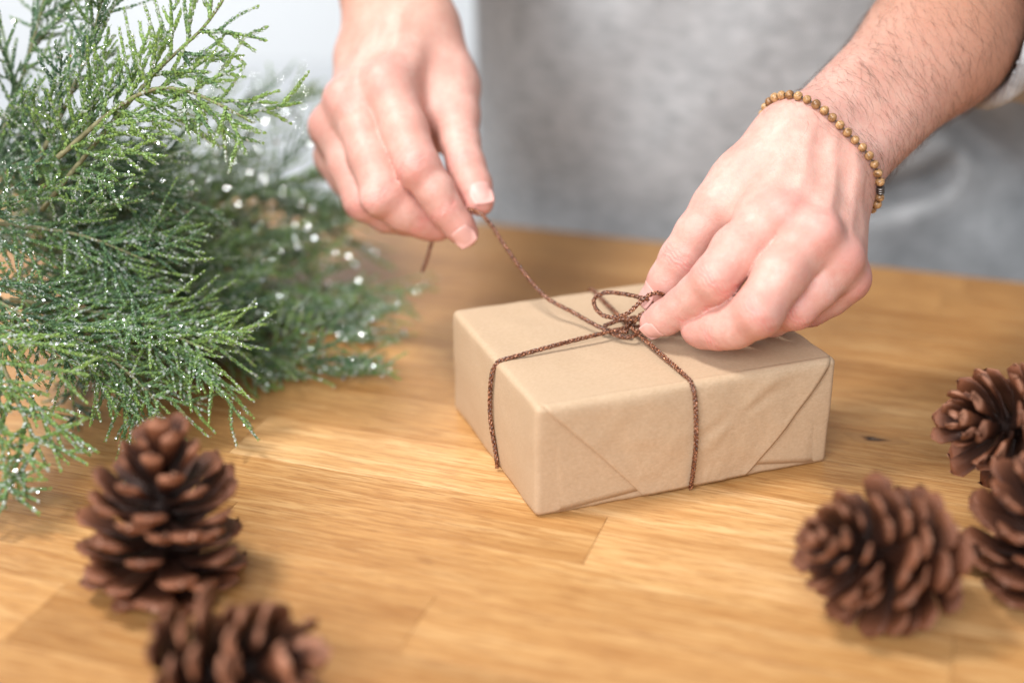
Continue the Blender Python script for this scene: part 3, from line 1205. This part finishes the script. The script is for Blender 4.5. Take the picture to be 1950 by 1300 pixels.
# sweater: trunk, rolled sleeves
def f_sweat(P):
    x, y, z = P[:, 0], P[:, 1], P[:, 2]
    lean = -0.05 * (z + 0.0)
    q = np.stack([(x - TC[0]) / 0.255, (y - TC[1] - lean) / 0.150], 1)
    ln = np.linalg.norm(q, axis=1)
    d = (ln - 1) * 0.150
    front = np.clip((TC[1] - y) / 0.05, 0, 1)
    # soft folds
    d += front * (0.006 * np.sin(x * 34 + z * 22 + 1.5 * np.sin(z * 17)) * np.clip((x - 0.14) / 0.2, 0.10, 1) + 0.0012 * np.sin(x * 60 - z * 40))
    # a diagonal fold and the pocket edge below the forearm
    u_ = (x - 0.335) * 0.55 + (z - 0.075) * 0.83
    d += front * 0.030 * np.exp(-(u_ / 0.013) ** 2) * np.exp(-((x - 0.335) / 0.045) ** 2)
    u2 = (z - 0.030) - 0.25 * (x - 0.30) - 2.2 * (x - 0.30) ** 2
    d += front * 0.030 * np.exp(-(u2 / 0.011) ** 2) * np.exp(-((x - 0.30) / 0.036) ** 4)
    d = np.maximum(d, np.abs(z - 0.1) - 0.44)
    s1 = rc(P, R_wr + R_dir * 0.128, R_el, 0.0475, 0.062)
    dn = np.array([0.01, 0.0, -0.045])
    s1 = smin(s1, rc(P, R_wr + R_dir * 0.165 + dn * .25, R_el + dn * 1.2, 0.040, 0.062), 0.03)
    s1 = smin(s1, rc(P, R_el, R_sh, 0.060, 0.072), 0.03)
    ta = (P - R_wr.astype(np.float32)) @ R_dir.astype(np.float32)
    tq = ta - 0.010 * np.sin(np.arctan2(z - 0.2, x - 0.25) * 2)
    s1 = s1 + 0.0018 * np.sin(ta * 150 + 2 * np.sin(x * 60))
    arm = rc(P, R_wr, R_el, 0.030, 0.044)
    s1 = np.maximum(s1, 0.135 - tq)
    s1 = np.maximum(s1, -np.maximum(arm - 0.0062, ta - 0.175))
    s2 = rc(P, LWc + L_dir * 0.17, L_el, 0.050, 0.060)
    s2 = smin(s2, rc(P, L_el, L_sh, 0.060, 0.072), 0.03)
    tb = (P - LWc.astype(np.float32)) @ L_dir.astype(np.float32)
    s2 = np.maximum(s2, 0.165 - tb)
    s2 = s2 + 0.003 * np.sin(tb * 140)
    return smin(np.minimum(s1, 1e3), smin(d, s2, 0.03), 0.012)


V, Q = surface_nets(f_sweat, (-0.26, 0.74, -0.38), (0.54, 1.42, 0.63), 0.0030, 6)
link('sweater', mesh_np('sweater', V, Q), M_KNIT, person)

# ------------------------------------------------------------------ bracelet
brace = thing('bracelet', 'elastic bracelet of small brown wooden beads on the wrist by the gift', 'bracelet', R_wr)
bc = R_wr + R_dir * 0.004
bn = nrm(R_dir + 0.10 * UP * 0)
b1 = nrm(side - bn * np.dot(side, bn))
b2 = np.cross(bn, b1)
aa = np.linspace(0, 2 * PI, 720, endpoint=False)
dirs = np.cos(aa)[:, None] * b1 + np.sin(aa)[:, None] * b2
out = bc + dirs * 0.07
ring = march(fR, out, -dirs, 80) + dirs * 0.0021
s = np.concatenate([[0], np.cumsum(np.linalg.norm(np.diff(np.vstack([ring, ring[:1]]), axis=0), axis=1))])
nbead = int(s[-1] / 0.00525)
pos = np.stack([np.interp(np.arange(nbead) / nbead * s[-1], s, np.r_[ring[:, k], ring[0, k]]) for k in range(3)], 1)


def bead_mesh(name, r_, hole, sq, m_):
    nu, nv_ = 16, 9
    V, Q = [], []
    for j in range(nv_):
        t = (0.10 + 0.80 * j / (nv_ - 1)) * PI
        for i in range(nu):
            p = 2 * PI * i / nu
            V.append((r_ * math.sin(t) * math.cos(p), r_ * math.sin(t) * math.sin(p), r_ * math.cos(t) * sq))
    for j in range(nv_ - 1):
        for i in range(nu):
            k = (i + 1) % nu
            Q.append((j * nu + i, (j + 1) * nu + i, (j + 1) * nu + k, j * nu + k))
    me = mesh_np(name, V, Q)
    me.materials.append(m_)
    return me


bm_ = bead_mesh('bead', 0.00248, 0, 0.92, M_BEAD)
sm_ = bead_mesh('spacer', 0.0021, 0, 0.45, M_SILVER)
# the silver spacer sits on the little-finger side
targ = at(1649, 338, .735)
kk = int(np.argmin(np.linalg.norm(pos - targ, axis=1)))
for i in range(nbead):
    tdir = Vector(pos[(i + 1) % nbead] - pos[i - 1])
    qrot = tdir.to_track_quat('Z', 'Y').to_matrix().to_4x4()
    if i == kk:
        for off in (-0.0014, 0.0, 0.0014):
            o = link('spacer', sm_, None, brace)
            o.matrix_parent_inverse = Matrix()
            o.matrix_local = Matrix.Translation(Vector(pos[i] - R_wr) + tdir.normalized() * off) @ qrot
        continue
    o = link('bead', bm_, None, brace)
    o.matrix_parent_inverse = Matrix()
    sc = rng.uniform(0.92, 1.05)
    o.matrix_local = Matrix.Translation(Vector(pos[i] - R_wr)) @ qrot @ Matrix.Rotation(rng.uniform(0, 6), 4, 'Z') @ Matrix.Scale(sc, 4)
Ve, Qe, Te = tube(np.vstack([pos, pos[:2]]), 0.0005, 6)
link('elastic', mesh_np('elastic', Ve, Qe, Te), M_ELASTIC, brace)


# ------------------------------------------------------------------ pine cones
def scale_mesh(seed):
    """one woody scale, length 1 along +X, outer face towards -Z, thick lozenge end"""
    rs = np.random.default_rng(seed)
    ns, na = 11, 12
    V, tip = [], []
    for j in range(ns):
        t = j / (ns - 1)
        wd = np.interp(t, [0, .25, .55, .78, .90, .97, 1.0], [.08, .11, .16, .215, .215, .150, .05]) * (1 + rs.normal(0, .02))
        th = np.interp(t, [0, .3, .6, .80, .90, .97, 1.0], [.04, .032, .034, .050, .060, .044, .016])
        z = 0.10 * t ** 2.2 - 0.07 * max(0, t - .8) - 0.03 * math.sin(t * PI)
        x = t
        for i in range(na):
            a_ = 2 * PI * i / na
            c, s_ = math.cos(a_), math.sin(a_)
            yy = wd * np.sign(c) * abs(c) ** 0.8
            zz = th * np.sign(s_) * abs(s_) ** 0.9
            if s_ < 0:
                zz *= 1.25 - 0.5 * abs(c)          # keel on the outer face
            zz -= 0.22 * wd * (abs(c) ** 2) * (-1 if t > .5 else 0) * 0.6
            V.append((x + rs.normal(0, .006), yy + rs.normal(0, .006), z + zz + rs.normal(0, .005)))
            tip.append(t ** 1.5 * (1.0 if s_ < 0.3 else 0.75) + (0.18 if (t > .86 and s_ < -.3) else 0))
    Q = [(j * na + i, (j + 1) * na + i, (j + 1) * na + (i + 1) % na, j * na + (i + 1) % na) for j in range(ns - 1) for i in range(na)]
    n0 = len(V)
    V += [(-0.01, 0, 0), (1.01, 0, 0.16)]
    tip += [0, 1]
    T = [((i + 1) % na, i, n0) for i in range(na)][::-1] + [((ns - 1) * na + i, (ns - 1) * na + (i + 1) % na, n0 + 1) for i in range(na)]
    me = mesh_np('scale', V, np.array(Q)[:, ::-1], np.array(T)[:, ::-1])
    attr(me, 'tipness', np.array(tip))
    me.materials.append(M_CONE)
    return me


SCALES = [scale_mesh(s_) for s_ in range(6)]


def pine_cone(label, base, axis, length, width, n, spin, seed, power=1.18, angs=(104, 84, 34), group='open pine cones on the table', prof=None):
    rs = np.random.default_rng(seed)
    t = thing('pine_cone', label, 'pine cone', base, group)
    ax = nrm(np.asarray(axis, float))
    a1 = nrm(np.cross(ax, (0.3, 0.9, 0.2)))
    a2 = np.cross(ax, a1)
    base = np.asarray(base, float)
    core_l = length * 0.80
    P = np.stack([base + ax * core_l * k for k in np.linspace(0, 1, 9)])
    Vc, Qc, Tc = tube(P, width * 0.5 * np.array([.16, .20, .20, .19, .17, .15, .12, .09, .05]), 9)
    mc = mesh_np('stem', Vc, Qc, Tc)
    attr(mc, 'tipness', np.zeros(len(Vc)))
    link('stem', mc, M_CONE, t)
    for i in range(n):
        f_ = (i + 0.5) / n
        hh = f_ ** power
        phi = i * 2.39996 + spin + rs.normal(0, .06)
        rad = math.cos(phi) * a1 + math.sin(phi) * a2
        ang = np.interp(hh, [0, .35, .7, 1.0], [angs[0], angs[1], 0.5 * (angs[1] + angs[2]) + 6, angs[2] - 12]) + rs.normal(0, 9)
        an = math.radians(ang)
        d = math.cos(an) * ax + math.sin(an) * rad
        Lp = (prof or [[0, .12, .35, .6, .85, 1.0], [.80, 1.0, 1.0, .88, .70, .62]])
        reach = np.interp(hh, *Lp) * width * 0.5
        L_ = reach * rs.uniform(.82, 1.10)
        p0 = base + ax * (core_l * hh * 0.97) + rad * width * 0.02
        X = Vector(d)
        Zv = Vector(math.cos(an + PI / 2) * ax + math.sin(an + PI / 2) * rad) * -1.0     # inner face, towards the tip
        Yv = Zv.cross(X)
        M = Matrix((X, Yv, Zv)).transposed().to_4x4()
        wsc = rs.uniform(.92, 1.08) * np.interp(hh, [0, .5, 1], [1.05, 1.0, .85])
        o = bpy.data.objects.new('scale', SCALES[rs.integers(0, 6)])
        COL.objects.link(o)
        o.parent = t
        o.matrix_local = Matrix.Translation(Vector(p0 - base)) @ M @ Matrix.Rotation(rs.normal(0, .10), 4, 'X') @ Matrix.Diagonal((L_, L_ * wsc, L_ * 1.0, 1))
    return t


c1 = at_z(312, 1092, 0.006)
pine_cone('open pine cone standing upright below the juniper, tip pointing up', c1, (0.06, 0.06, 1), 0.073, 0.074, 76, 0.4, 3, power=1.5, angs=(100, 74, 34), prof=[[0, .12, .35, .6, .85, 1.0], [.82, 1.0, 1.0, .88, .66, .64]])
c2 = at(520, 1330, .545)
pine_cone('pine cone lying at the bottom edge in front of the upright cone', at(345, 1290, .560), nrm(at(600, 1245, .548) - at(345, 1290, .560)) , 0.058, 0.062, 74, 1.0, 5, angs=(104, 76, 24))
pine_cone('blurred pine cone lying on its side in front of the gift', at(1748, 1075, .618), nrm(at(1515, 1010, .585) - at(1748, 1075, .618)), 0.062, 0.066, 84, 2.0, 9, angs=(104, 78, 24))
pine_cone('pine cone at right edge leaning with its tip towards the gift', at(2045, 835, .694), nrm(at(1845, 800, .676) - at(2045, 835, .694)), 0.070, 0.076, 74, 0.2, 12, angs=(98, 72, 24))
pine_cone('dark pine cone at the right edge in the shade below the leaning cone', at_z(1978, 1092, 0.006), (0.05, -0.05, 1), 0.052, 0.078, 60, 0.9, 15, angs=(100, 80, 45))


# ------------------------------------------------------------------ juniper
def leafy_twig(A, P, size, tone, rs, dens=1.0):
    """scale leaves in opposite pairs along a twig"""
    P, s = resample(P, 0.00110 / dens)
    n = len(P)
    T, N, B = frames(P)
    ph = (np.arange(n) % 2) * (PI / 2) + rs.normal(0, .25, n)
    for sgn in (0, PI):
        a_ = ph + sgn
        rad = np.cos(a_)[:, None] * N + np.sin(a_)[:, None] * B
        tan = np.cross(T, rad)
        ln = size * rs.uniform(.8, 1.25, n) * np.linspace(1.0, .65, n)
        op = rs.uniform(.25, .55, n)
        tipp = P + T * ln[:, None] + rad * (ln * op)[:, None]
        midp = P + T * (ln * .4)[:, None] + rad * (ln * (.10 + .55 * op))[:, None]
        wv = (ln * .36)[:, None]
        b0 = P - T * (ln * .1)[:, None]
        keel = midp + rad * (ln * .10)[:, None]
        V = np.stack([b0, midp + tan * wv, keel, midp - tan * wv, tipp], 1).reshape(-1, 3)
        i = np.arange(n)[:, None] * 5
        F = np.array([[0, 1, 2], [0, 2, 3], [1, 4, 2], [2, 4, 3]])
        Tq = (i[:, None] + F[None]).reshape(-1, 3)
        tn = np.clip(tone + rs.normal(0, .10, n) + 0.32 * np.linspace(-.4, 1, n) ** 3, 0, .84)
        tn = np.where(rs.random(n) < .20, 1.0, tn)
        A.add(V, None, Tq, np.repeat(tn, 5))
    return P


def juniper(label, pts, tone, nl1, l1, l2, seed, glit=380, spread=1.0, size=0.0026, flat=None, sp2=0.0062):
    rs = np.random.default_rng(seed)
    nl1 = max(7, int(nl1 * .96))
    pts = [np.array(p, float) for p in pts]
    for p in pts:
        p[2] = max(p[2], 0.006)
    P = catmull(pts, 16)
    P, s = resample(P, 0.004)
    t = thing('juniper_branch', label, 'juniper', P[0], 'glittered juniper branches')
    A, W = Acc(), Acc()
    tot = s[-1]
    V, Q, Tt = tube(P, np.linspace(.0015, .0006, len(P)), 6)
    W.add(V, Q, Tt)
    T, N, B = frames(P)
    pn = nrm(flat) if flat is not None else None
    gl = []
    leafy_twig(A, P[int(len(P) * .30):], size, tone, rs)

    def ground(C):
        C[:, 2] = np.maximum(C[:, 2], 0.0035 + 0.002 * rs.random())
        return C
    for k in range(nl1):
        f_ = 0.06 + 0.92 * (k + rs.uniform(-.3, .3)) / nl1
        i = int(np.clip(f_ * (len(P) - 1), 1, len(P) - 2))
        sgn = 1 if k % 2 else -1
        if pn is not None:
            sd = nrm(np.cross(T[i], pn)) * sgn + pn * rs.normal(0, .35)
        else:
            a_ = rs.uniform(0, 2 * PI)
            sd = math.cos(a_) * N[i] + math.sin(a_) * B[i]
        sd = nrm(sd - T[i] * np.dot(sd, T[i]))
        an = math.radians(rs.uniform(26, 52)) * spread
        d0 = nrm(math.cos(an) * T[i] + math.sin(an) * sd)
        L1 = l1 * rs.uniform(.55, 1.15) * (1 - .45 * f_)
        u = np.linspace(0, 1, 9)[:, None]
        cur = T[i] * rs.uniform(.05, .35) + rs.normal(0, .16, 3) + np.array([0, 0, -.10])
        C = P[i] + d0 * L1 * u + cur * L1 * u ** 2 * .6
        C = ground(C)
        tk = np.clip(tone + rs.normal(0, .12), 0, .8)
        V, Q, Tt = tube(C, np.linspace(.0007, .00045, 9), 4)
        A.add(V, Q, Tt, tk * .8)
        gl.append(leafy_twig(A, C, size, tk, rs))
        T1, N1, B1 = frames(C)
        pl = nrm(np.cross(T[i], sd) + rs.normal(0, .35, 3))
        m = max(3, int(L1 / sp2))
        for q in range(m):
            g = .14 + .82 * (q + rs.uniform(-.25, .25)) / m
            j = int(np.clip(g * 8, 1, 7))
            base = C[j] + (C[min(j + 1, 8)] - C[j]) * (g * 8 - j)
            s2 = nrm(np.cross(T1[j], pl)) * (1 if q % 2 else -1) + pl * rs.normal(0, .3)
            an2 = math.radians(rs.uniform(28, 48))
            d2 = nrm(math.cos(an2) * T1[j] + math.sin(an2) * nrm(s2))
            L2 = l2 * rs.uniform(.4, 1.15) * (1.1 - .65 * g)
            u2 = np.linspace(0, 1, 5)[:, None]
            C2 = base + d2 * L2 * u2 + (T1[j] * .25 + rs.normal(0, .15, 3)) * L2 * u2 ** 2
            C2 = ground(C2)
            gl.append(leafy_twig(A, C2, size * .92, np.clip(tk + rs.normal(0, .10), 0, 1), rs))
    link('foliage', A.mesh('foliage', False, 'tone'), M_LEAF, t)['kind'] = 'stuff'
    link('wood', W.mesh('wood'), M_BARK, t)
    # glitter flakes: tiny hexagons lying on the leaves, tilts set to glint at the camera
    glit = int(glit * (4.2 if pts[1] @ FW - CAMP @ FW > .84 else 1.5))
    G = np.vstack(gl)
    ii = rs.integers(0, len(G), glit)
    Gp = G[ii] + rs.normal(0, .0007, (glit, 3))
    Gp[:, 2] = np.maximum(Gp[:, 2], .002)
    hv = nrm(nrm(KEY - np.array([-.15, .8, .08])) + nrm(CAMP - np.array([-.15, .8, .08])))
    nr = nrm(rs.normal(0, 1, (glit, 3)) * 0.42 + hv)
    dz = (Gp - CAMP) @ FW
    rad = rs.gamma(3.0, .00011, glit) * (1 + np.clip((dz - .76) / .12, 0, 1.1))
    e1 = nrm(np.cross(nr, rs.normal(0, 1, (glit, 3))))
    e2 = np.cross(nr, e1)
    a_ = np.arange(6) * PI / 3
    ring_ = Gp[:, None] + rad[:, None, None] * (np.cos(a_)[None, :, None] * e1[:, None] + np.sin(a_)[None, :, None] * e2[:, None])
    V = np.concatenate([Gp[:, None] + nr[:, None] * .00005, ring_], 1).reshape(-1, 3)
    F = np.array([[0, k + 1, (k + 1) % 6 + 1] for k in range(6)])
    Tq = (np.arange(glit)[:, None, None] * 7 + F[None]).reshape(-1, 3)
    link('glitter', mesh_np('glitter', V, None, Tq, False), M_GLIT, t)['kind'] = 'stuff'
    return t


VN = -FW
up_n = np.array([0, -.4, 1.0])
juniper('bright green juniper sprig reaching up and right at the top of the bunch', [at(80, 400, .76), at(200, 250, .735), at(300, 135, .722), at(385, 55, .716), at(425, 0, .712)], .72, 20, .056, .026, 21, 260, flat=cs(.1, .3, 1), size=.0030, sp2=.0078)
juniper('bright juniper sprig in focus pointing right with drooping tips beside the wrist', [at(110, 300, .736), at(210, 215, .728), at(285, 172, .721), at(350, 172, .716), at(415, 198, .712), at(480, 232, .710)], .80, 18, .048, .022, 22, 170, flat=cs(.1, .2, 1), size=.0030, sp2=.0074)
juniper('juniper branch rising along the left edge to the top corner', [at(-60, 420, .80), at(10, 240, .785), at(60, 90, .775), at(100, -60, .77)], .45, 26, .065, .030, 23, 340)
juniper('upright juniper twigs at the top left in front of white wall', [at(60, 330, .76), at(130, 190, .752), at(180, 60, .748), at(200, -50, .745)], .50, 20, .050, .026, 24, 240)
juniper('pale juniper branch fading out of focus towards the back of the table', [at(60, 420, .84), at(240, 330, .87), at(420, 250, .91), at(600, 170, .96)], .62, 24, .065, .030, 25, 300)
juniper('juniper branch in the middle of bunch ending behind the fingers', [at(20, 470, .82), at(220, 420, .85), at(440, 370, .89), at(640, 330, .93)], .58, 34, .080, .034, 26, 520)
juniper('blurred juniper branch low at the back reaching over the oak', [at(40, 520, .84), at(260, 470, .87), at(470, 455, .91), at(660, 440, .97)], .60, 34, .080, .034, 27, 520)
juniper('long juniper branch pointing right at the gift box', [at(40, 560, .81), at(260, 530, .84), at(460, 540, .88), at(670, 545, .93)], .64, 36, .080, .034, 28, 560)
juniper('juniper branch lying on the oak with its tip below the others at right', [at(60, 590, .78), at(260, 610, .81), at(460, 660, .84), at(660, 730, .83)], .58, 34, .070, .032, 29, 520)
juniper('frosted juniper branch at the lower middle of bunch', [at(20, 570, .76), at(160, 590, .755), at(280, 620, .75), at(400, 668, .745)], .62, 30, .065, .030, 30, 520, flat=up_n)
juniper('silvery juniper branch hanging down to the tip of the upright cone', [at(0, 600, .745), at(110, 630, .74), at(220, 690, .735), at(320, 785, .74)], .60, 26, .060, .028, 31, 460, flat=up_n)
juniper('green juniper sprig hanging down at the left edge beside the upright cone', [at(-70, 600, .70), at(0, 690, .69), at(40, 780, .685), at(90, 890, .68)], .70, 13, .050, .024, 32, 150, flat=cs(.1, .5, 1), size=.0029, sp2=.0080)
juniper('lowest juniper sprig at the left edge drooping onto the oak', [at(-110, 720, .69), at(-50, 800, .68), at(-20, 880, .675), at(10, 965, .67)], .72, 10, .042, .022, 33, 90, flat=cs(.1, .5, 1), size=.0029, sp2=.0080)
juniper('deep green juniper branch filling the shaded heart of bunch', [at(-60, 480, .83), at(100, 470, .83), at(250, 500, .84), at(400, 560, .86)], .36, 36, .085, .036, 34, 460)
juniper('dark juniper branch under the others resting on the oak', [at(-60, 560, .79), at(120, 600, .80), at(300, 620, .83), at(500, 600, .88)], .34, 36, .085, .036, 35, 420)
juniper('juniper branch crossing the left side of the bunch below the upright twigs', [at(-80, 330, .79), at(60, 320, .785), at(200, 340, .79), at(330, 380, .80)], .40, 30, .070, .032, 36, 420)
juniper('juniper branch at left edge between the crossing branch and frosted one', [at(-90, 420, .76), at(40, 430, .755), at(160, 450, .755), at(290, 500, .76)], .48, 28, .065, .030, 37, 420)
juniper('small dark juniper twig lying flat on the oak left of the upright cone', [at_z(150, 640, .01), at_z(155, 700, .008), at_z(140, 760, .006), at_z(150, 820, .005)], .20, 9, .030, .014, 38, 30, flat=np.array([0, 0, 1.0]))
juniper('juniper branch low at the left edge behind the hanging sprig', [at(-120, 520, .74), at(-30, 560, .735), at(60, 610, .73), at(150, 660, .73)], .50, 17, .055, .026, 39, 200)
juniper('juniper branch at far left between the top twigs and the shaded heart', [at(-120, 260, .82), at(-20, 300, .82), at(120, 330, .825), at(260, 400, .84)], .38, 30, .075, .032, 40, 360)
juniper('soft blurred juniper branch at the back beside the pulling hand', [at(120, 480, .88), at(300, 430, .91), at(470, 400, .94), at(610, 390, .97)], .62, 32, .075, .034, 41, 420)
juniper('blurred juniper branch ending over the oak left of the gift corner', [at(120, 560, .85), at(330, 580, .88), at(510, 615, .90), at(690, 645, .90)], .55, 34, .075, .034, 42, 460)
